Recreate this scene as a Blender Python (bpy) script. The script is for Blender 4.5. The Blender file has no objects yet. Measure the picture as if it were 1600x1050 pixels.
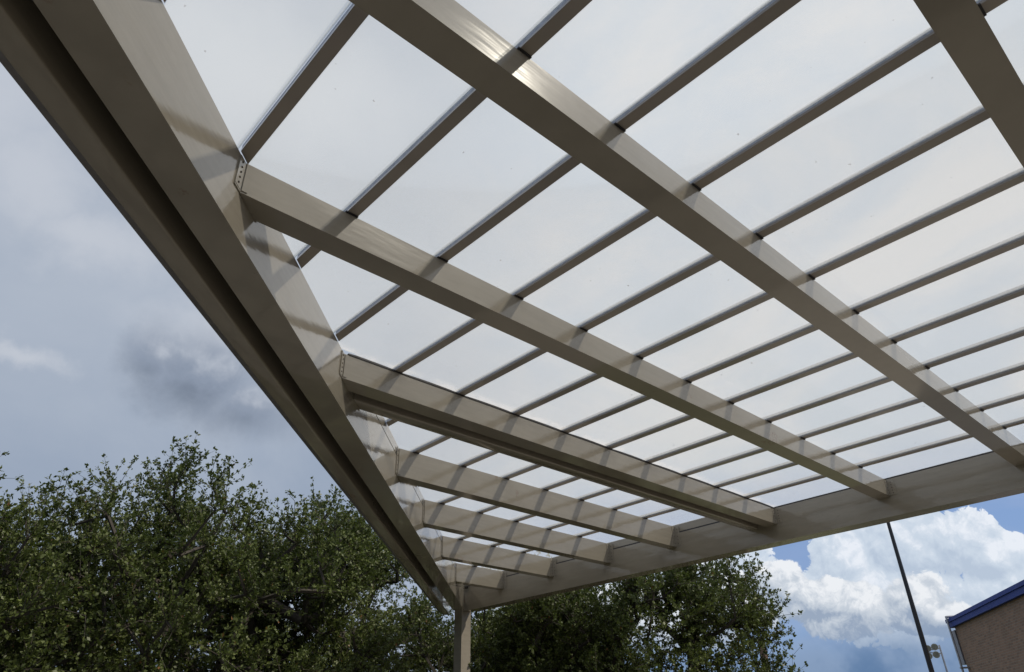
import bpy, bmesh, math, random
import numpy as np
from mathutils import Matrix, Vector

sc = bpy.context.scene
C = sc.collection
# ------------------------------------------------------------------ camera
YAW, PITCH, ROLL = math.radians(47.0), math.radians(30.6143), math.radians(-1.2342)
EYE = 1.6
S = 2.5                                     # metres per unit of the plan (eye to roof underside)
cam_d = bpy.data.cameras.new('camera')
cam = bpy.data.objects.new('camera', cam_d); C.objects.link(cam)
cam_d.sensor_width = 36.0
cam_d.lens = 1096.84 / 1600 * 36
cam_d.clip_start = 0.05; cam_d.clip_end = 3000
fw = Vector((math.cos(PITCH)*math.cos(YAW), math.cos(PITCH)*math.sin(YAW), math.sin(PITCH)))
r0 = Vector((math.sin(YAW), -math.cos(YAW), 0)); u0 = r0.cross(fw)
rr = r0*math.cos(ROLL) + u0*math.sin(ROLL); uu = rr.cross(fw)
M = Matrix((rr, uu, -fw)).transposed().to_4x4(); M.translation = (0, 0, EYE)
cam.matrix_world = M
sc.camera = cam
# ------------------------------------------------------------------ node helpers
class N:
    """tiny expression builder for shader trees"""
    def __init__(s, tree): s.t = tree; tree.nodes.clear()
    def new(s, typ, **kw):
        n = s.t.nodes.new(typ)
        for k, v in kw.items(): setattr(n, k, v)
        return n
    def put(s, sock, v):
        if hasattr(v, 'is_linked') or isinstance(v, bpy.types.NodeSocket): s.t.links.new(v, sock)
        else:
            if isinstance(v, (tuple, list)) and len(v) == 3 and sock.type == 'RGBA': v = (*v, 1)
            sock.default_value = v
    def m(s, op, a, b=0.0, c=0.0, clamp=False):
        n = s.new('ShaderNodeMath', operation=op, use_clamp=clamp)
        s.put(n.inputs[0], a); s.put(n.inputs[1], b); s.put(n.inputs[2], c)
        return n.outputs[0]
    def vm(s, op, a, b=(0, 0, 0)):
        n = s.new('ShaderNodeVectorMath', operation=op)
        s.put(n.inputs[0], a); s.put(n.inputs[1], b)
        return n.outputs[0]
    def vec(s, x, y, z):
        n = s.new('ShaderNodeCombineXYZ')
        for i, v in enumerate((x, y, z)): s.put(n.inputs[i], v)
        return n.outputs[0]
    def sep(s, v):
        n = s.new('ShaderNodeSeparateXYZ'); s.put(n.inputs[0], v); return n.outputs
    def mr(s, v, a, b, c=0.0, d=1.0, smooth=True):
        n = s.new('ShaderNodeMapRange', interpolation_type='SMOOTHSTEP' if smooth else 'LINEAR')
        s.put(n.inputs[0], v)
        for i, q in zip((1, 2, 3, 4), (a, b, c, d)): s.put(n.inputs[i], q)
        return n.outputs[0]
    def noise(s, v, scale, detail=4, rough=0.5, dist=0.0, dim='3D'):
        n = s.new('ShaderNodeTexNoise', noise_dimensions=dim)
        s.put(n.inputs['Vector'], v); s.put(n.inputs['Scale'], scale)
        n.inputs['Detail'].default_value = detail; n.inputs['Roughness'].default_value = rough
        n.inputs['Distortion'].default_value = dist
        return n.outputs[0]
    def voro(s, v, scale, detail=3, rough=0.5):
        n = s.new('ShaderNodeTexVoronoi', voronoi_dimensions='3D', feature='SMOOTH_F1')
        s.put(n.inputs['Vector'], v); s.put(n.inputs['Scale'], scale)
        n.inputs['Detail'].default_value = detail; n.inputs['Roughness'].default_value = rough
        n.inputs['Smoothness'].default_value = 0.35
        return n.outputs['Distance']
    def mix(s, f, a, b):
        n = s.new('ShaderNodeMix', data_type='RGBA')
        s.put(n.inputs[0], f); s.put(n.inputs[6], a); s.put(n.inputs[7], b)
        return n.outputs[2]

# ------------------------------------------------------------------ sun + sky
SUN_AZ, SUN_EL = math.radians(-53.5), math.radians(47.0)
sd = Vector((math.cos(SUN_EL)*math.cos(SUN_AZ), math.cos(SUN_EL)*math.sin(SUN_AZ), math.sin(SUN_EL)))
sun_d = bpy.data.lights.new('sun', 'SUN'); sun_d.energy = 3.0; sun_d.angle = math.radians(1.0)
sun_d.color = (1.0, 0.91, 0.77)
sun = bpy.data.objects.new('sun', sun_d); C.objects.link(sun)
sun.rotation_euler = sd.to_track_quat('Z', 'Y').to_euler(); sun.location = (0, 0, 40)

world = bpy.data.worlds.new('World'); sc.world = world; world.use_nodes = True
w = N(world.node_tree)
geo = w.new('ShaderNodeTexCoord')
D = geo.outputs['Generated']
dx, dy, dz = w.sep(D)
AZ = w.m('MULTIPLY', w.m('ARCTAN2', dy, dx), 57.29578)
EL = w.m('MULTIPLY', w.m('ARCSINE', dz), 57.29578)
sky = w.new('ShaderNodeTexSky', sky_type='NISHITA', sun_disc=False, sun_elevation=SUN_EL,
            sun_rotation=math.radians(90) - SUN_AZ, air_density=1.0, dust_density=1.6, ozone_density=1.5)
K = 10.0                                    # background strength is 0.1
def col(r, g, b, k=1.0):
    f = lambda c: ((c/255+0.055)/1.055)**2.4 if c > 10 else c/255/12.92
    return (f(r)*K*k, f(g)*K*k, f(b)*K*k, 1)
zc = w.m('ADD', w.m('MAXIMUM', dz, 0.0), 0.25)
P2 = w.vec(w.m('DIVIDE', dx, zc), w.m('DIVIDE', dy, zc), w.m('MULTIPLY', dz, 0.6))
# thin high veil over nearly all of the sky
n_veil = w.noise(P2, 1.1, 6, 0.55, 0.4)
n_fine = w.noise(P2, 3.2, 7, 0.6, 0.5)
right = w.mr(AZ, 34, 62, 1.0, 0.0)                       # brighter towards the sun's side
veil_c = w.mix(w.mr(n_veil, 0.32, 0.68), col(149, 161, 178), col(175, 183, 194))
veil_r = w.mix(w.mr(n_fine, 0.35, 0.65), col(188, 198, 210), col(215, 213, 213))
veil = w.mix(right, veil_c, veil_r)
high = w.mr(EL, 13, 20)
lowgap = w.m('MULTIPLY', right, w.m('SUBTRACT', 1.0, high))   # clearer blue low on the right
a_veil = w.m('SUBTRACT', 0.92, w.m('MULTIPLY', lowgap, 0.76))
blue = w.mix(0.55, sky.outputs[0], col(78, 132, 205))
cur = w.mix(a_veil, blue, veil)
def field(blobs, az, el):
    f = None
    for a, e, ra, re in blobs:
        d = w.m('SQRT', w.m('ADD', w.m('POWER', w.m('ABSOLUTE', w.m('DIVIDE', w.m('SUBTRACT', az, a), ra)), 2.0),
                            w.m('POWER', w.m('ABSOLUTE', w.m('DIVIDE', w.m('SUBTRACT', el, e), re)), 2.0)))
        v = w.m('SUBTRACT', 1.0, d)
        f = v if f is None else w.m('MAXIMUM', f, v)
    return f
# soft grey-blue bright and dark patches on the left
nA = w.m('MULTIPLY', w.m('SUBTRACT', w.noise(D, 9, 6, 0.62), 0.5), 9.0)
nB = w.m('MULTIPLY', w.m('SUBTRACT', w.noise(w.vm('ADD', D, (3, 1, 7)), 9, 6, 0.62), 0.5), 7.0)
az2, el2 = w.m('ADD', AZ, nA), w.m('ADD', EL, nB)
br = w.mr(field([(89, 36, 6, 5), (84, 33, 6, 3), (95, 38, 8, 6), (85.5, 24.5, 3.0, 1.2), (73.5, 28.6, 6.5, 2.6), (74, 48, 20, 6)], az2, el2), -0.3, 0.9)
cur = w.mix(w.m('MULTIPLY', br, 0.75), cur, col(192, 197, 206))
# cumulus banks low on the right
def billow(vec, scale, octs):
    t = None
    for sc_, a in octs:
        n = w.m('MULTIPLY', w.m('ABSOLUTE', w.m('SUBTRACT', w.noise(vec, scale*sc_, 0, 0.5), 0.5)), 4*a)
        t = n if t is None else w.m('ADD', t, n)
    return t
OCT = ((1, .50), (2.1, .28), (4.3, .17), (8.9, .11), (18, .07), (37, .045))
def bank(cur, blobs, scale, amp, c_dark, c_mid, c_lit, off, seed, soft=0.05, gain=2.6, opacity=1.0):
    Q = w.vm('ADD', D, seed)
    W = w.vm('ADD', Q, w.vm('MULTIPLY', w.vec(w.noise(Q, scale*1.5, 3), w.noise(w.vm('ADD', Q, (9, 9, 9)), scale*1.5, 3), w.noise(w.vm('ADD', Q, (4, 7, 1)), scale*1.5, 3)), (0.03, 0.03, 0.03)))
    def h(vecQ, az, el):
        return w.m('ADD', field(blobs, az, el), w.m('MULTIPLY', w.m('SUBTRACT', billow(vecQ, scale, OCT), 0.45), amp))
    h0 = h(W, AZ, EL)
    h1 = h(w.vm('ADD', W, off[0]), w.m('ADD', AZ, off[1]), w.m('ADD', EL, off[2]))
    a = w.m('MULTIPLY', w.mr(h0, 0.0, soft), opacity)
    lit = w.m('ADD', 0.5, w.m('MULTIPLY', w.m('SUBTRACT', h0, h1), gain), clamp=True)
    c = w.mix(w.mr(lit, 0.1, 0.52, smooth=False), c_dark, c_mid)
    c = w.mix(w.mr(lit, 0.5, 1.2), c, c_lit)
    return w.mix(a, cur, c)
cur = bank(cur, [(73.5, 25.8, 7.6, 4.8), (69.0, 23.9, 6.0, 3.6), (77.0, 26.2, 4.2, 2.8)], 5.5, 0.5,
           col(106, 117, 134), col(132, 143, 161), col(188, 194, 204), ((0.006, -0.010, 0.020), -0.7, 1.2), (4.7, 1.1, 3.3), 0.8, 1.0, 0.9)
OFF = ((0.0022, -0.0055, 0.0090), -0.34, 0.52)
cur = bank(cur, [(22.4, 11.0, 3.0, 2.9), (18.3, 12.0, 4.0, 3.4), (15.6, 11.6, 2.6, 2.4), (13.6, 10.2, 2.2, 1.5), (21, 9, 6, 3), (12.6, 8.2, 4, 2.2), (9.9, 12.2, 1.0, 1.0), (33, 11.5, 6, 2.2), (42, 9, 8, 2.4)],
           13, 0.68, col(178, 192, 210), col(196, 208, 222), col(232, 236, 243), OFF, (0.3, 0.1, 0.7), 0.08, 1.25)
cur = bank(cur, [(27.4, 9.8, 2.3, 1.9), (24.8, 8.6, 2.8, 2.0), (22.4, 8.1, 2.8, 2.0), (18.9, 8.1, 2.4, 2.1), (17.2, 7.0, 2.2, 1.2), (31, 8.8, 3.6, 2.2), (38, 8, 6, 3), (47, 6, 7, 3)],
           16, 0.6, col(148, 163, 184), col(190, 199, 210), col(238, 240, 243), OFF, (2.3, 5.1, 1.7), 0.14, 1.35)
# blue-grey rain-cloud base close to the horizon
nb = w.m('MULTIPLY', w.m('SUBTRACT', w.noise(D, 9, 5, 0.55), 0.5), 2.6)
base = w.m('MULTIPLY', w.mr(w.m('ADD', EL, nb), 4.6, 7.4, 1.0, 0.0), w.mr(AZ, 30, 55, 0.94, 0.45))
basec = w.mix(w.mr(w.noise(D, 14, 4, 0.6), 0.35, 0.65), col(92, 121, 158), col(128, 150, 180))
cur = w.mix(base, cur, basec)
bg = w.new('ShaderNodeBackground'); w.put(bg.inputs[0], cur); bg.inputs[1].default_value = 0.1
world.cycles.sampling_method = 'MANUAL'; world.cycles.sample_map_resolution = 256
wo = w.new('ShaderNodeOutputWorld'); world.node_tree.links.new(bg.outputs[0], wo.inputs[0])

sc.view_settings.view_transform = 'Standard'; sc.view_settings.look = 'None'
sc.view_settings.gamma = 1; sc.view_settings.exposure = 0.10
sc.render.engine = 'CYCLES'
sc.cycles.max_bounces = 8; sc.cycles.transparent_max_bounces = 24
sc.cycles.sample_clamp_indirect = 6.0; sc.cycles.use_denoising = True
sc.cycles.caustics_reflective = False; sc.cycles.caustics_refractive = False

# ------------------------------------------------------------------ materials
def mat(name):
    m = bpy.data.materials.new(name); m.use_nodes = True
    n = N(m.node_tree)
    out = n.new('ShaderNodeOutputMaterial')
    return m, n, out
def principled(n, out, base, rough=0.5, metal=0.0, bump=None, bs=0.2, bd=0.01, spec=0.5):
    p = n.new('ShaderNodeBsdfPrincipled')
    n.put(p.inputs['Base Color'], base); n.put(p.inputs['Roughness'], rough)
    p.inputs['Metallic'].default_value = metal; n.put(p.inputs['Specular IOR Level'], spec)
    if bump is not None:
        b = n.new('ShaderNodeBump'); b.inputs['Strength'].default_value = bs; b.inputs['Distance'].default_value = bd
        n.put(b.inputs['Height'], bump); n.t.links.new(b.outputs[0], p.inputs['Normal'])
    n.t.links.new(p.outputs[0], out.inputs[0])
    return p
def paint(name, c1, c2, rough=0.10, waves=True):
    m, n, out = mat(name)
    co = n.new('ShaderNodeTexCoord').outputs['Object']
    big = n.noise(co, 0.9, 5, 0.6)
    st = n.noise(n.vm('MULTIPLY', co, (1.0, 1.0, 9.0)), 3.0, 5, 0.6)
    f = n.mr(n.m('ADD', n.m('MULTIPLY', big, 0.6), n.m('MULTIPLY', st, 0.4)), 0.35, 0.65)
    base = n.mix(f, (*c1, 1), (*c2, 1))
    dirt = n.mr(n.noise(co, 34, 3, 0.7), 0.72, 0.76)
    base = n.mix(n.m('MULTIPLY', dirt, 0.35), base, (0.06, 0.045, 0.03, 1))
    rust = n.m('MULTIPLY', n.mr(n.noise(co, 3.2, 2, 0.5), 0.70, 0.74), n.mr(n.noise(co, 60, 4, 0.7), 0.45, 0.6))
    base = n.mix(n.m('MULTIPLY', rust, 0.55), base, (0.16, 0.075, 0.04, 1))
    wav = n.noise(n.vm('MULTIPLY', co, (1.0, 1.0, 5.0)), 1.6, 3, 0.5)
    peel = n.noise(co, 120, 2, 0.5)
    h = n.m('ADD', n.m('ADD', wav, n.m('MULTIPLY', n.noise(n.vm('MULTIPLY', co, (1.0, 1.0, 0.35)), 16, 2, 0.5), 0.022)), n.m('MULTIPLY', peel, 0.004))
    r = n.m('ADD', rough, n.m('MULTIPLY', big, 0.10))
    p = principled(n, out, base, r, 0.0, h, 0.24, 0.012, 0.45)
    p.inputs['Coat Weight'].default_value = 0.6; p.inputs['Coat Roughness'].default_value = 0.035; p.inputs['Coat IOR'].default_value = 1.5
    n.t.links.new(p.inputs['Normal'].links[0].from_socket, p.inputs['Coat Normal'])
    return m
M_bar = paint('warm_taupe_bar_coating', (0.29, 0.262, 0.240), (0.33, 0.298, 0.272), 0.2)
M_paint = paint('beige_powder_coat', (0.238, 0.214, 0.175), (0.282, 0.256, 0.212))
def plain(name, c, rough=0.5, metal=0.0, var=0.15, scale=6.0, bd=0.002):
    m, n, out = mat(name)
    co = n.new('ShaderNodeTexCoord').outputs['Object']
    t = n.noise(co, scale, 5, 0.6)
    base = n.mix(n.mr(t, 0.3, 0.7), tuple(x*(1-var) for x in c)+(1,), tuple(min(1, x*(1+var)) for x in c)+(1,))
    principled(n, out, base, rough, metal, t, 0.3, bd)
    return m
M_seal = plain('black_rubber_seal', (0.022, 0.021, 0.026), 0.6)
M_screw = plain('dark_screw_heads', (0.045, 0.035, 0.028), 0.45, 0.6)
M_cap = plain('grey_cap_metal', (0.17, 0.165, 0.175), 0.4, 0.3)
M_skycap = plain('sky_tinted_cap_metal', (0.40, 0.43, 0.50), 0.45, 0.0, 0.25, 40)  # upper bar sides: pale blue sky light put into the metal colour
M_black = plain('black_pole_paint', (0.012, 0.012, 0.014), 0.4)
M_steel = plain('galvanised_steel', (0.34, 0.34, 0.35), 0.4, 0.7)
M_wood = plain('weathered_pole_wood', (0.16, 0.10, 0.07), 0.8, 0, 0.35, 5, 0.01)
M_blue = plain('blue_fascia_metal', (0.022, 0.050, 0.27), 0.65, 0, 0.08, 2)
M_white = plain('off_white_metal', (0.62, 0.62, 0.64), 0.5)
# clear polycarbonate sheet, slightly milky with dust and water marks
def sheet():
    m, n, out = mat('milky_polycarbonate')
    co = n.new('ShaderNodeTexCoord').outputs['Object']
    n1 = n.noise(co, 1.3, 5, 0.6, 0.4)
    n2 = n.noise(n.vm('MULTIPLY', co, (5.0, 0.8, 1.0)), 2.0, 5, 0.6)
    x, y, z = n.sep(co)
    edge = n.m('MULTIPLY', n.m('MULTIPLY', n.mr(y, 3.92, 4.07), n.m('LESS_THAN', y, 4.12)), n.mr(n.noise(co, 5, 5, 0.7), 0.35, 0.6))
    spots = n.mr(n.noise(co, 22, 2, 0.5), 0.765, 0.79)
    tr = n.new('ShaderNodeBsdfTransparent'); tr.inputs[0].default_value = (0.93, 0.94, 0.94, 1)
    tl = n.new('ShaderNodeBsdfTranslucent'); tl.inputs[0].default_value = (0.93, 0.93, 0.92, 1)
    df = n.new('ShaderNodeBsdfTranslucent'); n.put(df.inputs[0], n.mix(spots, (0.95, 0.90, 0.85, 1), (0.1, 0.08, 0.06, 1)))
    gl = n.new('ShaderNodeBsdfGlossy'); gl.inputs['Roughness'].default_value = 0.06
    mx = n.new('ShaderNodeMixShader'); a = n.m('ADD', 0.15, n.m('MULTIPLY', n.m('ADD', n1, n.m('MULTIPLY', n2, 0.3)), 0.05))
    n.put(mx.inputs[0], a); n.t.links.new(tr.outputs[0], mx.inputs[1]); n.t.links.new(tl.outputs[0], mx.inputs[2])
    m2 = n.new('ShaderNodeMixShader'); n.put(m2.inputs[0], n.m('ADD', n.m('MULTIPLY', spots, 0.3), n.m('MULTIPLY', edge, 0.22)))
    n.t.links.new(mx.outputs[0], m2.inputs[1]); n.t.links.new(df.outputs[0], m2.inputs[2])
    fr = n.new('ShaderNodeFresnel'); fr.inputs[0].default_value = 1.35
    m3 = n.new('ShaderNodeMixShader'); n.put(m3.inputs[0], n.m('MULTIPLY', fr.outputs[0], 0.15))
    n.t.links.new(m2.outputs[0], m3.inputs[1]); n.t.links.new(gl.outputs[0], m3.inputs[2])
    n.t.links.new(m3.outputs[0], out.inputs[0])
    return m
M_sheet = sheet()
def brick():
    m, n, out = mat('brown_brick')
    co = n.new('ShaderNodeTexCoord').outputs['Object']
    x, y, z = n.sep(co)
    v = n.vec(x, z, 0.0)
    b = n.new('ShaderNodeTexBrick'); n.put(b.inputs['Vector'], v)
    b.inputs['Scale'].default_value = 1.0; b.inputs['Brick Width'].default_value = 0.22; b.inputs['Row Height'].default_value = 0.085
    b.inputs['Mortar Size'].default_value = 0.009; b.inputs['Mortar Smooth'].default_value = 0.3; b.inputs['Bias'].default_value = 0.0
    b.inputs['Color1'].default_value = (0.36, 0.215, 0.145, 1); b.inputs['Color2'].default_value = (0.22, 0.14, 0.10, 1)
    b.inputs['Mortar'].default_value = (0.30, 0.26, 0.22, 1)
    t = n.noise(co, 1.1, 5, 0.6)
    base = n.mix(n.mr(t, 0.3, 0.75, 0, 0.35), b.outputs[0], (0.24, 0.15, 0.10, 1))
    principled(n, out, base, 0.85, 0, n.m('SUBTRACT', 1.0, b.outputs[1]), 0.5, 0.008)
    return m
M_brick = brick()
def leafmat(name, dark, light):
    m, n, out = mat(name)
    at = n.new('ShaderNodeAttribute', attribute_name='tone')
    t = at.outputs['Fac']
    base = n.mix(t, (*dark, 1), (*light, 1))
    base = n.mix(n.mr(t, 0.975, 0.985), base, (0.20, 0.10, 0.035, 1))
    p = n.new('ShaderNodeBsdfPrincipled'); n.put(p.inputs['Base Color'], base)
    p.inputs['Roughness'].default_value = 0.48; p.inputs['Specular IOR Level'].default_value = 0.38
    tl = n.new('ShaderNodeBsdfTranslucent'); n.put(tl.inputs[0], n.mix(0.5, base, (0.10, 0.16, 0.02, 1)))
    mx = n.new('ShaderNodeMixShader'); mx.inputs[0].default_value = 0.22
    n.t.links.new(p.outputs[0], mx.inputs[1]); n.t.links.new(tl.outputs[0], mx.inputs[2]); n.t.links.new(mx.outputs[0], out.inputs[0])
    return m
M_leaf = leafmat('oak_leaves', (0.056, 0.074, 0.020), (0.150, 0.182, 0.050))
def bark():
    m, n, out = mat('oak_bark')
    co = n.new('ShaderNodeTexCoord').outputs['Object']
    t = n.noise(n.vm('MULTIPLY', co, (6, 6, 1.2)), 3, 6, 0.65)
    principled(n, out, n.mix(t, (0.022, 0.018, 0.014, 1), (0.075, 0.063, 0.05, 1)), 0.9, 0, t, 0.6, 0.02)
    return m
M_bark = bark()
def ground_m():
    m, n, out = mat('mown_grass_ground')
    co = n.new('ShaderNodeTexCoord').outputs['Object']
    t = n.noise(co, 0.25, 8, 0.65); t2 = n.noise(co, 14, 4, 0.7)
    base = n.mix(t, (0.06, 0.085, 0.03, 1), (0.13, 0.12, 0.06, 1)); base = n.mix(n.m('MULTIPLY', t2, 0.5), base, (0.05, 0.06, 0.02, 1))
    principled(n, out, base, 0.9, 0, t2, 0.6, 0.03)
    return m
M_ground = ground_m()
def conc(name, k):
    m, n, out = mat(name)
    co = n.new('ShaderNodeTexCoord').outputs['Object']
    t = n.noise(co, 0.8, 8, 0.65); t2 = n.noise(co, 60, 3, 0.7)
    base = n.mix(t, (0.27*k, 0.245*k, 0.21*k, 1), (0.37*k, 0.34*k, 0.295*k, 1)); base = n.mix(n.m('MULTIPLY', t2, 0.25), base, (0.15, 0.14, 0.12, 1))
    principled(n, out, base, 0.85, 0, t2, 0.3, 0.004)
    return m
M_conc = conc('old_concrete_paving', 0.70)
M_lot = conc('pale_concrete_lot', 1.15)

# ------------------------------------------------------------------ object helpers
def link(name, me, parent=None, **props):
    o = bpy.data.objects.new(name, me); C.objects.link(o)
    if parent is not None: o.parent = parent
    for k, v in props.items(): o[k] = v
    return o
def thing(name, label, cat, loc=(0, 0, 0), rz=0.0, group=None):
    o = link(name, None, None, label=label, category=cat); o.location = loc; o.rotation_euler = (0, 0, rz); o.empty_display_size = 0.3
    if group: o['group'] = group
    return o
def finish(bm, name, mats, parent, bevel=0.0, smooth=False, segs=2, **props):
    if bevel:
        ed = [e for e in bm.edges if e.calc_face_angle(0) > 0.5]
        bmesh.ops.bevel(bm, geom=ed, offset=bevel, segments=segs, profile=0.5, affect='EDGES', clamp_overlap=True)
    bmesh.ops.recalc_face_normals(bm, faces=bm.faces)
    me = bpy.data.meshes.new(name); bm.to_mesh(me); bm.free()
    for q in (mats if isinstance(mats, (list, tuple)) else [mats]): me.materials.append(q)
    if smooth or bevel:
        for p in me.polygons: p.use_smooth = True
        if True:
            try: me.set_sharp_from_angle(angle=math.radians(50))
            except Exception: pass
    return link(name, me, parent, **props)
def prism(bm, poly, z0, z1, mi=0):
    """plan polygon (world metres) pulled up from z0 to z1"""
    lo = [bm.verts.new((x, y, z0)) for x, y in poly]; hi = [bm.verts.new((x, y, z1)) for x, y in poly]
    n = len(poly); fs = [bm.faces.new(lo[::-1]), bm.faces.new(hi)]
    for i in range(n): fs.append(bm.faces.new((lo[i], lo[(i+1) % n], hi[(i+1) % n], hi[i])))
    for f in fs: f.material_index = mi
def pr(bm, poly, z0, z1, mi=0): prism(bm, [(x*S, y*S) for x, y in poly], EYE+z0*S, EYE+z1*S, mi)
def bx(bm, x0, x1, y0, y1, z0, z1, mi=0): prism(bm, [(x0, y0), (x1, y0), (x1, y1), (x0, y1)], z0, z1, mi)
def tube(bm, p0, p1, r0, r1, n=8, mi=0, caps=True):
    p0, p1 = Vector(p0), Vector(p1); d = (p1-p0).normalized()
    a = d.cross(Vector((0, 0, 1)) if abs(d.z) < 0.9 else Vector((1, 0, 0))).normalized(); b = d.cross(a)
    A = [bm.verts.new(p0+(a*math.cos(t)+b*math.sin(t))*r0) for t in [2*math.pi*i/n for i in range(n)]]
    B = [bm.verts.new(p1+(a*math.cos(t)+b*math.sin(t))*r1) for t in [2*math.pi*i/n for i in range(n)]]
    fs = [bm.faces.new((A[i], A[(i+1) % n], B[(i+1) % n], B[i])) for i in range(n)]
    if caps: fs += [bm.faces.new(A[::-1]), bm.faces.new(B)]
    for f in fs: f.material_index = mi

# ------------------------------------------------------------------ setting
bm = bmesh.new(); bmesh.ops.create_circle(bm, cap_ends=True, segments=64, radius=1400)
finish(bm, 'ground', M_ground, None, kind='structure')
bm = bmesh.new(); prism(bm, [(-12, -14), (9.2, -14), (9.2, 10.6), (-12, 10.6)], -0.1, 0.02)
finish(bm, 'pavement', M_conc, None, kind='structure')
bm = bmesh.new(); prism(bm, [(9.25, -60), (80, -60), (80, 5.5), (9.25, 5.5)], -0.1, 0.012)
finish(bm, 'parking_lot', M_lot, None, kind='structure')

# ------------------------------------------------------------------ the canopy (plan units: eye-to-roof height = 1)
CB, XR = 0.774, 3.237          # left beam inner face: y = x + CB ; right beam inner face: x = XR
Z1, Z2 = 1.0, 1.038            # underside of the two roof levels
canopy = thing('canopy', 'beige painted steel canopy with joists and clear glazed roof overhead', 'canopy', (XR*S, 4.08*S, 0))
def child(o):                   # keep world coordinates while parented to the canopy empty
    o.matrix_parent_inverse = Matrix.Translation(canopy.location).inverted(); return o
def cp(bm, name, mats, bevel=0.0, parent=None, **kw):
    o = finish(bm, name, mats, parent or canopy, bevel, **kw)
    if parent is None: child(o)
    return o
def along(c, s):                # point at offset c (y-x) and s (x+y)
    return ((s-c)/2, (s+c)/2)
def lbox(bm, c0, c1, s0, s1, z0, z1): pr(bm, [along(c0, s0), along(c0, s1), along(c1, s1), along(c1, s0)], z0, z1)
def arc_profile(a, zb, rad, b, zt):
    return [(a, zt)]+[(a+rad-rad*math.cos(t), zb+rad-rad*math.sin(t)) for t in [i*math.pi/2/8 for i in range(9)]]+[(b-0.004, zb), (b, zb+0.004), (b, zt)]
def sweep(bm, prof, fn, s0, s1):
    A = [bm.verts.new(fn(u, s0(u), z)) for u, z in prof]; B = [bm.verts.new(fn(u, s1(u), z)) for u, z in prof]; n = len(prof)
    bm.faces.new(A[::-1]); bm.faces.new(B)
    for i in range(n): bm.faces.new((A[i], A[(i+1) % n], B[(i+1) % n], B[i]))
def wl_(p, z): return (p[0]*S, p[1]*S, EYE+z*S)
BV = 0.011
bm = bmesh.new(); lbox(bm, CB, 0.882, -4.6, 7.19, 0.84, 0.998)
lb = cp(bm, 'beam', M_paint, 0.014, segs=3, label='long diagonal edge beam')
bm = bmesh.new(); lbox(bm, CB+0.003, 0.88, 2.66, 7.16, 1.0055, Z2+0.007); cp(bm, 'edge_trim', M_paint, 0.003, parent=lb)
bm = bmesh.new(); lbox(bm, CB+0.006, 0.88, 2.66, 7.16, 0.9985, 1.005); cp(bm, 'seal', M_seal, 0, parent=lb)
bm = bmesh.new(); sweep(bm, arc_profile(0.948, 0.84, 0.007, 1.014, 0.99), lambda u, s, z: wl_(along(u, s), z), lambda u: -4.6, lambda u: 7.43); g = cp(bm, 'gutter', M_paint, 0, smooth=True, label='outer box channel running beside the diagonal beam')
bm = bmesh.new(); lbox(bm, 1.0155, 1.05, -4.6, 7.43, 0.858, 0.992); cp(bm, 'edge_trim', M_cap, 0.004, parent=g)
bm = bmesh.new(); lbox(bm, 0.87, 1.0, -4.6, 7.2, 0.994, 1.004); cp(bm, 'cover_plate', M_paint, 0.0, parent=g)
# right beam
bm = bmesh.new(); pr(bm, [(XR, -3.6), (XR+0.085, -3.6), (XR+0.085, 3.975), (XR, 3.975)], 0.84, 0.998)
rb = cp(bm, 'beam', M_paint, 0.014, segs=3, label='deep edge beam along the far side')
bm = bmesh.new(); pr(bm, [(XR+0.003, 1.70), (XR+0.08, 1.70), (XR+0.08, 4.03), (XR+0.003, 4.03)], 1.0055, Z2+0.007); cp(bm, 'edge_trim', M_paint, 0.003, parent=rb)
bm = bmesh.new(); pr(bm, [(XR-0.002, -3.6), (XR+0.08, -3.6), (XR+0.08, 3.97), (XR+0.002, 3.97)], 0.9985, 1.005); cp(bm, 'seal', M_seal, 0, parent=rb)
bm = bmesh.new(); pr(bm, [(XR+0.012, 3.973), (XR+0.075, 3.973), (XR+0.075, 4.045), (XR+0.012, 4.045)], 0.845, 0.99); cp(bm, 'connector_plate', M_paint, 0.0, parent=rb)
# posts
def post(x, y, a=0.08, top=1.04, **kw):
    bm = bmesh.new(); prism(bm, [(x*S, y*S), ((x+a)*S, y*S), ((x+a)*S, (y+a)*S), (x*S, (y+a)*S)], 0.03, EYE+top*S)
    p = cp(bm, 'post', M_paint, 0.012, segs=3, **kw)
    bm = bmesh.new(); bx(bm, (x-0.03)*S, (x+a+0.03)*S, (y-0.03)*S, (y+a+0.03)*S, 0.021, 0.045); cp(bm, 'base_plate', M_steel, 0.003, parent=p)
post(XR, 4.042)
post(XR+0.003, -3.7, 0.08, 0.84)

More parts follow.
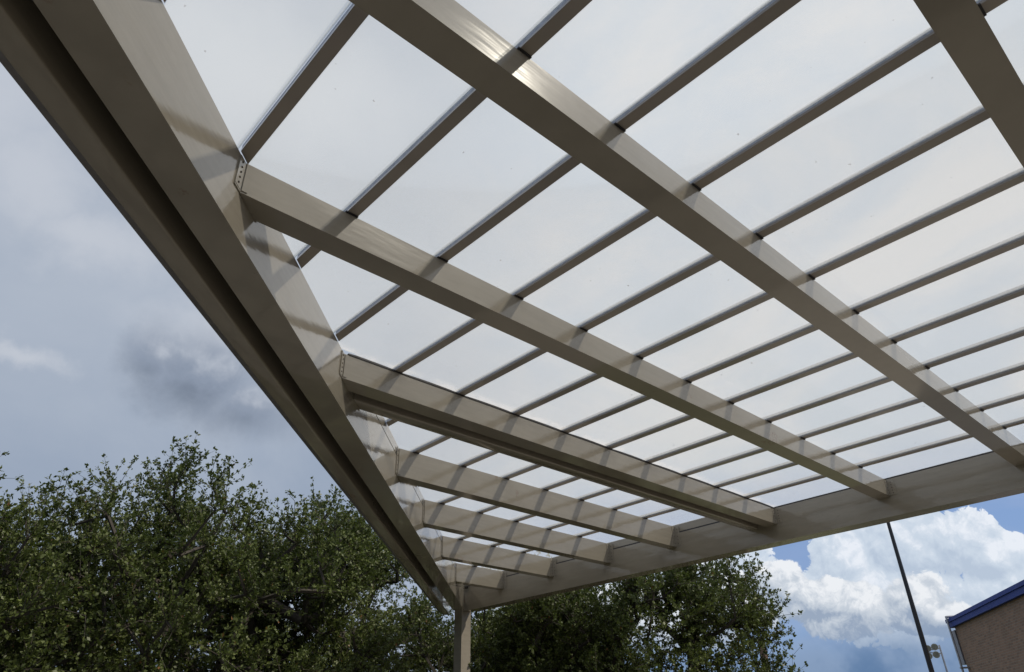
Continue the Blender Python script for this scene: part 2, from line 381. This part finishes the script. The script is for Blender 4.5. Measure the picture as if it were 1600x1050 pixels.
def bracket_left(parent, y0, z0, z1, n=5):
    bm = bmesh.new(); t = 0.0022; s0 = 2*y0-CB
    lbox(bm, CB-2*t, CB-0.0004, s0-0.034, s0-0.0005, z0, z1)               # flange lying on the beam
    pr(bm, [(y0-CB+0.0045, y0-t), (y0-CB+0.016, y0-t), (y0-CB+0.016, y0-0.0003), (y0-CB+0.0045, y0-0.0003)], z0, z1)
    lbox(bm, CB-0.0035, CB-0.0002, s0-0.034, s0+0.13, z0-0.0035, z0-0.0005) # lip along the bottom edge
    for k in range(n):
        z = z0+(z1-z0)*(k+0.7)/(n+0.4); x, y = along(CB-2*t, s0-0.018)
        q = Vector((x*S, y*S, EYE+z*S)); tube(bm, q, q+Vector((1, -1, 0))*0.003, 0.0055, 0.0045, 8, 1)
    cp(bm, 'bracket', [M_paint, M_screw], 0, parent=parent)
def bracket_right(parent, y0, z0, z1, n=5):
    bm = bmesh.new(); t = 0.0018
    pr(bm, [(XR-t, y0-0.03), (XR-0.0004, y0-0.03), (XR-0.0004, y0-0.0005), (XR-t, y0-0.0005)], z0, z1)
    pr(bm, [(XR-0.024, y0-t), (XR-t-0.0003, y0-t), (XR-t-0.0003, y0-0.0003), (XR-0.024, y0-0.0003)], z0, z1)
    for k in range(n):
        z = z0+(z1-z0)*(k+0.7)/(n+0.4)
        q = Vector(((XR-t)*S, (y0-0.016)*S, EYE+z*S)); tube(bm, q, q-Vector((0.003, 0, 0)), 0.0055, 0.0045, 8, 1)
        q = Vector(((XR-0.013)*S, (y0-t)*S, EYE+z*S)); tube(bm, q, q-Vector((0, 0.003, 0)), 0.0045, 0.004, 8, 1)
    cp(bm, 'bracket', [M_paint, M_screw], 0, parent=parent)
def joist(y0, wd, z0, z1, bv=BV, br=True, **kw):
    bm = bmesh.new()
    pr(bm, [(y0-CB+0.001, y0), (XR-0.0005, y0), (XR-0.0005, y0+wd), (y0+wd-CB+0.001, y0+wd)], z0, z1)
    j = cp(bm, 'joist', M_paint, bv, segs=3, **kw)
    if br: bracket_left(j, y0, z0+0.004, z1-0.003); bracket_right(j, y0, z0+0.004, z1-0.006)
    return j
near = [-2.16, -1.62, -1.08, -0.54, 0.0, 0.54, 1.081]
for y0 in near: joist(y0, 0.06, 0.923, 0.9975, br=(y0 > -0.6))
j1 = joist(1.622, 0.062, 0.920, 0.9975, label='first box of the doubled joist')
bm = bmesh.new(); sweep(bm, arc_profile(1.727, 0.920, 0.004, 1.777, Z2-0.002), lambda u, s, z: wl_((s, u), z), lambda u: u-CB+0.001, lambda u: XR-0.0005)
j1b = cp(bm, 'joist', M_paint, 0, smooth=True, label='second box of the doubled joist')
bm = bmesh.new(); pr(bm, [(1.65-CB, 1.645), (XR-0.001, 1.645), (XR-0.001, 1.74), (1.74-CB, 1.74)], 0.999, 1.0022); cp(bm, 'cover_plate', M_paint, 0, parent=j1b)
bm = bmesh.new(); lbox(bm, CB-0.004, CB-0.0004, 2*1.727-CB-0.022, 2*1.727-CB-0.0005, 0.922, 0.99); lbox(bm, CB-0.0035, CB-0.0002, 2*1.727-CB-0.022, 2*1.777-CB, 0.9165, 0.9195); cp(bm, 'bracket', M_paint, 0, parent=j1b)
far = [2.2125, 2.679, 3.141, 3.606]
for y0 in far: joist(y0, 0.055, 0.926, Z2-0.001)

# glazing bars and standing-seam sheets
BW = 0.0255; PITCHB = 0.2446
def bar(xr, y0, y1, z):
    bm = bmesh.new(); y2 = y1 if y1 > 1.6 and z < 1.01 else y1+BW
    pr(bm, [(xr-BW, y0), (xr, y0), (xr, y2), (xr-BW, y1)], z+0.0005, z+0.0060)
    b = cp(bm, 'glazing_bar', M_bar, 0.0015)
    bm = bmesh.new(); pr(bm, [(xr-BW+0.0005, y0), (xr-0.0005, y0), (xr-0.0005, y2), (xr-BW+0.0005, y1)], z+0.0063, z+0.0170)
    cp(bm, 'cap_strip', M_skycap, 0.002, parent=b)
    return b
pad_me = None
def pad(parent, xr, yj, z):
    bm = bmesh.new(); pr(bm, [(xr-BW-0.004, yj-0.004), (xr+0.0005, yj-0.004), (xr+0.0005, yj+0.03), (xr-BW-0.004, yj+0.03)], z-0.0024, z+0.0002)
    cp(bm, 'rubber_pad', M_seal, 0, parent=parent)
xs_near = [0.0695+PITCHB*k for k in range(-11, 14)]
xs_near = [x for x in xs_near if x < XR-0.05]
for x in xs_near:
    y1 = min(x-BW+CB-0.002, 1.632)
    b = bar(x, -2.9, y1, Z1)
    for yj in near+[1.622]:
        if -0.6 < yj < y1: pad(b, x, yj, Z1)
xs_far = [1.5365+PITCHB*k for k in range(-3, 7)]
for x in xs_far:
    y1 = min(x-BW+CB-0.002, 9)
    if y1 < 1.9: continue
    b = bar(x, 1.70, y1, Z2)
    for yj in far:
        if yj < y1: pad(b, x, yj, Z2)
def panel(xa, xb, y0, z, yend=None):
    """one sheet between bars, with turned-up edges; xa/xb are the facing sides of the bars"""
    bm = bmesh.new(); t = 0.0016; xa += 0.0012; xb -= 0.006
    ov = 0.03 if yend else 0.0015
    ya = min(xa+CB+ov, yend if yend else 99); yb = min(xb+CB+ov, yend if yend else 99)
    pr(bm, [(xa, y0), (xb, y0), (xb, yb), (xa, ya)], z+0.0035, z+0.0035+t)
    bmesh.ops.recalc_face_normals(bm, faces=bm.faces)
    # upstands
    pr(bm, [(xb+0.0002, y0), (xb+t, y0), (xb+t, yb), (xb+0.0002, yb)], z+0.0036, z+0.014)
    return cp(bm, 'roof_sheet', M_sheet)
ex = xs_near+[XR+0.06+BW]
for i in range(len(ex)-1):
    if ex[i]+CB < -2.8: continue
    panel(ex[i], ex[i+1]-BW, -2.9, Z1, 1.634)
ef = [x for x in xs_far if x+CB > 1.9]+[XR+0.06+BW]
ef = [1.5365-PITCHB*2]+ef if ef[0] > 1.5365-PITCHB*2+0.01 else ef
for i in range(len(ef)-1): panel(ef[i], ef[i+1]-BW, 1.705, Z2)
# sagging rubber strip closing the lower roof over the doubled joist
bm = bmesh.new(); xx = [x for x in xs_near if x > 0.8]+[XR]
pts = []
for i in range(len(xx)-1):
    for k in range(8): pts.append((xx[i]+(xx[i+1]-xx[i])*k/8, 0.0030*math.sin(math.pi*k/8)))
pts = [(0.862, 0.001)]+[p for p in pts if p[0] > 0.87]+[(XR, 0)]
vt = [[bm.verts.new((x*S, yy*S, EYE+zz*S)) for x, zz in [(p[0], 1.0-0.0022+p[1]*0) for p in pts]] for yy in (1.6195, 1.64)]
vb = [[bm.verts.new((x*S, yy*S, EYE+zz*S)) for x, zz in [(p[0], 1.0015+p[1]) for p in pts]] for yy in (1.6195, 1.64)]
for i in range(len(pts)-1):
    bm.faces.new((vt[0][i], vt[0][i+1], vb[0][i+1], vb[0][i])); bm.faces.new((vt[1][i], vt[1][i+1], vb[1][i+1], vb[1][i]))
    bm.faces.new((vt[0][i], vt[0][i+1], vt[1][i+1], vt[1][i])); bm.faces.new((vb[0][i], vb[0][i+1], vb[1][i+1], vb[1][i]))
cp(bm, 'seal', M_seal, 0, parent=j1)

# ------------------------------------------------------------------ poles
def azp(az, d, z=0.0): return (d*math.cos(math.radians(az)), d*math.sin(math.radians(az)), z)
t = thing('pole', 'tall slim black metal pole rising in front of the cumulus clouds', 'pole', azp(19.12, 24))
bm = bmesh.new(); tube(bm, (0, 0, 0.05), (0, 0, 8.2), 0.082, 0.045, 20); o = finish(bm, 'shaft', M_black, t, smooth=True)
bm = bmesh.new(); tube(bm, (0, 0, 0.0), (0, 0, 0.05), 0.2, 0.2, 20); finish(bm, 'base_plate', M_black, t, 0.005)
bm = bmesh.new(); bmesh.ops.create_uvsphere(bm, u_segments=16, v_segments=10, radius=0.07); bmesh.ops.translate(bm, verts=bm.verts, vec=(0, 0, 8.26)); finish(bm, 'finial', M_black, t, smooth=True)

t = thing('utility_pole', 'brown wooden utility pole standing behind the right edge of the oak foliage', 'pole', azp(29.35, 26))
bm = bmesh.new(); tube(bm, (0, 0, 0), (0, 0, 4.6), 0.15, 0.115, 16); finish(bm, 'shaft', M_wood, t, smooth=True)

t = thing('floodlight_mast', 'small distant grey mast with floodlights beside the black pole', 'floodlight', azp(18.25, 60), math.radians(18.25))
bm = bmesh.new(); tube(bm, (0, 0, 0), (0, 0, 7.35), 0.085, 0.055, 12); finish(bm, 'mast', M_steel, t, smooth=True)
bm = bmesh.new(); tube(bm, (0, -0.05, 7.15), (0, 0.95, 7.05), 0.035, 0.035, 8); tube(bm, (0, -0.05, 6.8), (0, 0.8, 6.95), 0.03, 0.03, 8); finish(bm, 'arm', M_steel, t, smooth=True)
for k, (yy, zz) in enumerate(((0.30, 7.28), (0.74, 7.22), (0.34, 6.80), (0.80, 6.76))):
    bm = bmesh.new(); tube(bm, (-0.26, yy, zz-0.06), (-0.02, yy, zz+0.03), 0.23, 0.12, 12); tube(bm, (-0.02, yy, zz+0.03), (0.10, yy, zz+0.07), 0.09, 0.06, 12)
    l = finish(bm, 'floodlight_head', M_white, t)
    bm = bmesh.new(); tube(bm, (-0.272, yy, zz-0.064), (-0.262, yy, zz-0.061), 0.20, 0.20, 12); finish(bm, 'lens', M_steel, l)

# ------------------------------------------------------------------ brick building
BD = 37.0; bc = azp(17.05, BD)
wd = Vector((-0.821, -0.571, 0)).normalized()
t = thing('brick_building', 'brown brick building with a blue metal fascia along its roof edge', 'building', (bc[0], bc[1], 0), math.atan2(wd.y, wd.x))
# local x along the wall towards the camera side, local +y points into the building
HT = 1.6+37*math.tan(math.radians(6.95)); L = 24
bm = bmesh.new(); prism(bm, [(0, 0), (L, 0), (L, 12), (0, 12)], 0, HT-0.2); wl = finish(bm, 'wall', M_brick, t)
bm = bmesh.new(); prism(bm, [(-0.22, -0.16), (L+0.2, -0.16), (L+0.2, 12.2), (-0.22, 12.2)], HT-0.34, HT-0.14)
prism(bm, [(-0.27, -0.21), (L+0.25, -0.21), (L+0.25, 12.25), (-0.27, 12.25)], HT-0.137, HT); finish(bm, 'fascia', M_blue, t, 0.012)
bm = bmesh.new()
tube(bm, (0.22, -0.28, HT+0.08), (0.22, -0.28, 0.3), 0.045, 0.045, 10); tube(bm, (0.22, -0.28, HT+0.06), (0.22, 0.1, HT+0.06), 0.045, 0.045, 10)
ds = finish(bm, 'downspout', M_steel, t, smooth=False)
for z in (HT-1.9, HT-3.8):
    bm = bmesh.new(); bx(bm, 0.14, 0.30, -0.34, -0.005, z-0.03, z+0.03); finish(bm, 'clamp', M_steel, ds)
bm = bmesh.new(); bx(bm, -0.42, -0.02, -0.05, 0.5, HT-1.75, HT-0.44); finish(bm, 'wall_box', M_cap, t, 0.01)

# ------------------------------------------------------------------ trees
def oak(label, base, blobs, n_cl, n_leaf, seed, trunk_h=1.8, trunk_r=0.24, lean=(0, 0), leaf=0.054, spray=0.52, group='live oaks behind the canopy'):
    """blobs: crown lobes (dx, dy, z, rx, ry, rz) about the base"""
    rng = np.random.default_rng(seed)
    t = thing('oak_tree', label, 'tree', base, 0, group)
    vol = np.array([b[3]*b[4]*b[5] for b in blobs]) ** (2/3); vol /= vol.sum()
    cl = []
    for b, v in zip(blobs, vol):
        k = max(4, int(n_cl*v)); d = rng.normal(size=(k, 3)); d /= np.linalg.norm(d, axis=1)[:, None]
        rad = rng.random(k) ** 0.42
        rad *= 1+0.10*np.sin(d[:, 0]*5+seed)+0.10*np.sin(d[:, 1]*6+2*seed)+0.08*np.sin(d[:, 2]*7)
        cl.append(np.array(b[:3])+d*rad[:, None]*np.array(b[3:6]))
    cl = np.concatenate(cl); cl = cl[cl[:, 2] > 0.7]
    g = np.sin(2.0*cl[:, 0]+seed)+np.sin(2.2*cl[:, 1]+2*seed)+np.sin(2.7*cl[:, 2]+3*seed)
    cl = cl[g > -0.75]
    # limb skeleton: each cluster joins the nearest node that lies nearer the trunk head
    head = np.array([lean[0], lean[1], trunk_h])
    cl = cl[np.argsort(np.linalg.norm(cl-head, axis=1))]
    nodes = [np.array([0, 0, 0.0]), np.array([lean[0]*0.4, lean[1]*0.4, trunk_h*0.5]), head]; par = [-1, 0, 1]
    for c in cl:
        A = np.array(nodes[2:]); d = np.linalg.norm(A-c, axis=1)+0.25*np.linalg.norm(A-head, axis=1)
        j = int(np.argmin(d))+2; a = nodes[j]; L = np.linalg.norm(c-a); ns = max(1, int(L/0.45)); p = j
        bend = rng.normal(size=3)*L*0.13
        for s in range(1, ns+1):
            f = s/ns; q = a+(c-a)*f+bend*math.sin(math.pi*f)
            nodes.append(q); par.append(p); p = len(nodes)-1
    nn = len(nodes); wgt = np.ones(nn)*0.6
    for i in range(nn-1, 0, -1): wgt[par[i]] += wgt[i]
    rad = trunk_r*(wgt/wgt[1])**0.44; rad = np.maximum(rad, 0.006)
    bm = bmesh.new()
    for i in range(1, nn):
        if rad[i] > 0.0065 or i % 2:
            tube(bm, nodes[par[i]], nodes[i], min(rad[par[i]], rad[i]*1.35), rad[i], 8 if rad[i] > 0.05 else 4, caps=False)
    # leaves in rosettes along short twigs
    nc = len(cl); ntw = 11
    out = cl-np.array([0, 0, trunk_h]); out /= np.linalg.norm(out, axis=1)[:, None]+1e-6
    td = rng.normal(size=(nc, ntw, 3))*0.75+out[:, None, :]*0.75+np.array([0, 0, 0.35])
    td /= np.linalg.norm(td, axis=2)[:, :, None]
    tl = spray*(0.55+0.9*rng.random((nc, ntw, 1)))
    per = max(1, n_leaf//(nc*ntw))
    f = (np.floor(rng.random((nc, ntw, per, 1))**0.75*5)+1)/5
    bow = rng.normal(size=(nc, ntw, 1, 3))*0.10*tl[:, :, None, :]
    pos = cl[:, None, None, :]+td[:, :, None, :]*tl[:, :, None, :]*f+bow*f*(1-f)*4+rng.normal(size=(nc, ntw, per, 3))*0.016
    for i in range(nc):
        for k in range(ntw):
            a = cl[i]; b = a+td[i, k]*tl[i, k]*0.5+bow[i, k, 0]; c_ = a+td[i, k]*tl[i, k]
            tube(bm, a, b, 0.006, 0.0045, 3, caps=False); tube(bm, b, c_, 0.0045, 0.002, 3, caps=False)
    finish(bm, 'trunk', M_bark, t, smooth=True)
    tone = 0.15+0.5*rng.random((nc, 1, 1))+0.25*(rng.random((nc, ntw, 1))-0.5)+0.5*(rng.random((nc, ntw, per))-0.5)
    tone = np.clip(tone, 0, 0.95); tone[rng.random(tone.shape) < 0.006] = 1.0
    pos = pos.reshape(-1, 3); tone = tone.reshape(-1); m = len(pos)
    ax = rng.normal(size=(m, 3))+np.repeat(td.reshape(-1, 3), per, axis=0)*0.9; ax /= np.linalg.norm(ax, axis=1)[:, None]
    up = rng.normal(size=(m, 3))*0.7+np.array([0, 0, 0.8]); sd_ = np.cross(ax, up); sd_ /= np.linalg.norm(sd_, axis=1)[:, None]+1e-9
    nrm = np.cross(sd_, ax)
    ln = (leaf*(0.65+0.7*rng.random((m, 1)))); wdh = ln*0.30
    v = np.empty((m, 4, 3)); v[:, 0] = pos; v[:, 1] = pos+ax*ln*0.5+sd_*wdh+nrm*ln*0.05; v[:, 2] = pos+ax*ln; v[:, 3] = pos+ax*ln*0.5-sd_*wdh+nrm*ln*0.05
    me = bpy.data.meshes.new('crown'); me.vertices.add(m*4); me.vertices.foreach_set('co', v.reshape(-1).astype(np.float32))
    me.loops.add(m*4); me.loops.foreach_set('vertex_index', np.arange(m*4, dtype=np.int32))
    me.polygons.add(m); me.polygons.foreach_set('loop_start', np.arange(0, m*4, 4, dtype=np.int32))
    at = me.attributes.new('tone', 'FLOAT', 'FACE'); at.data.foreach_set('value', tone.astype(np.float32))
    me.materials.append(M_leaf); me.update(); me.validate()
    link('crown', me, t)
    return t
oak('large live oak with the tallest leafy crown left of the canopy post', azp(71.5, 13.5),
    [(0, 0, 4.0, 2.7, 2.7, 1.7), (-0.1, 0, 5.15, 1.5, 1.5, 0.95), (1.5, -0.7, 4.7, 1.4, 1.3, 0.9), (1.8, -1.0, 3.5, 1.8, 1.8, 1.5), (-2.0, 0.6, 3.7, 1.8, 1.8, 1.4), (0.5, -0.5, 2.5, 2.6, 2.4, 1.2)],
    520, 165000, 3, 1.7, 0.24, (0.2, 0.1))
oak('live oak at the far left edge of the view with sparse upper twigs', azp(86.5, 12.0),
    [(0, 0, 3.4, 2.3, 2.3, 1.4), (-0.9, 0, 4.6, 0.9, 1.0, 0.7), (0.8, 0.3, 2.4, 2.2, 2.0, 1.2)],
    350, 110000, 11, 1.5, 0.18)
oak('live oak seen just left of the diagonal beam, its crown partly hidden by it', azp(60.5, 15.5),
    [(-1.9, 1.4, 4.5, 1.6, 1.6, 1.3), (0, 0, 4.3, 2.3, 2.4, 1.6), (0.6, 0.2, 5.1, 1.2, 1.2, 0.8), (-1.3, 0.8, 3.6, 1.5, 1.5, 1.4), (0, 0, 2.6, 2.4, 2.2, 1.3)],
    400, 120000, 23, 1.7, 0.22)
oak('dense dark oak directly behind the corner post', azp(50, 16.5),
    [(0, 0, 3.2, 2.5, 2.6, 1.7), (0.7, -1.4, 3.0, 1.8, 1.8, 1.5), (0, 0, 1.9, 2.6, 2.4, 1.2)],
    460, 140000, 31, 1.4, 0.22)
oak('rounded oak on the right with twigs reaching towards the white clouds', azp(39.1, 14.5),
    [(0, 0, 3.2, 2.3, 2.3, 1.15), (0.7, -1.1, 3.65, 1.5, 1.5, 1.0), (0.7, -1.4, 2.9, 1.4, 1.5, 0.9), (-0.8, 1.3, 3.0, 1.6, 1.6, 1.4), (-0.4, 0.4, 1.9, 2.2, 2.0, 1.1)],
    520, 180000, 47, 1.4, 0.2)
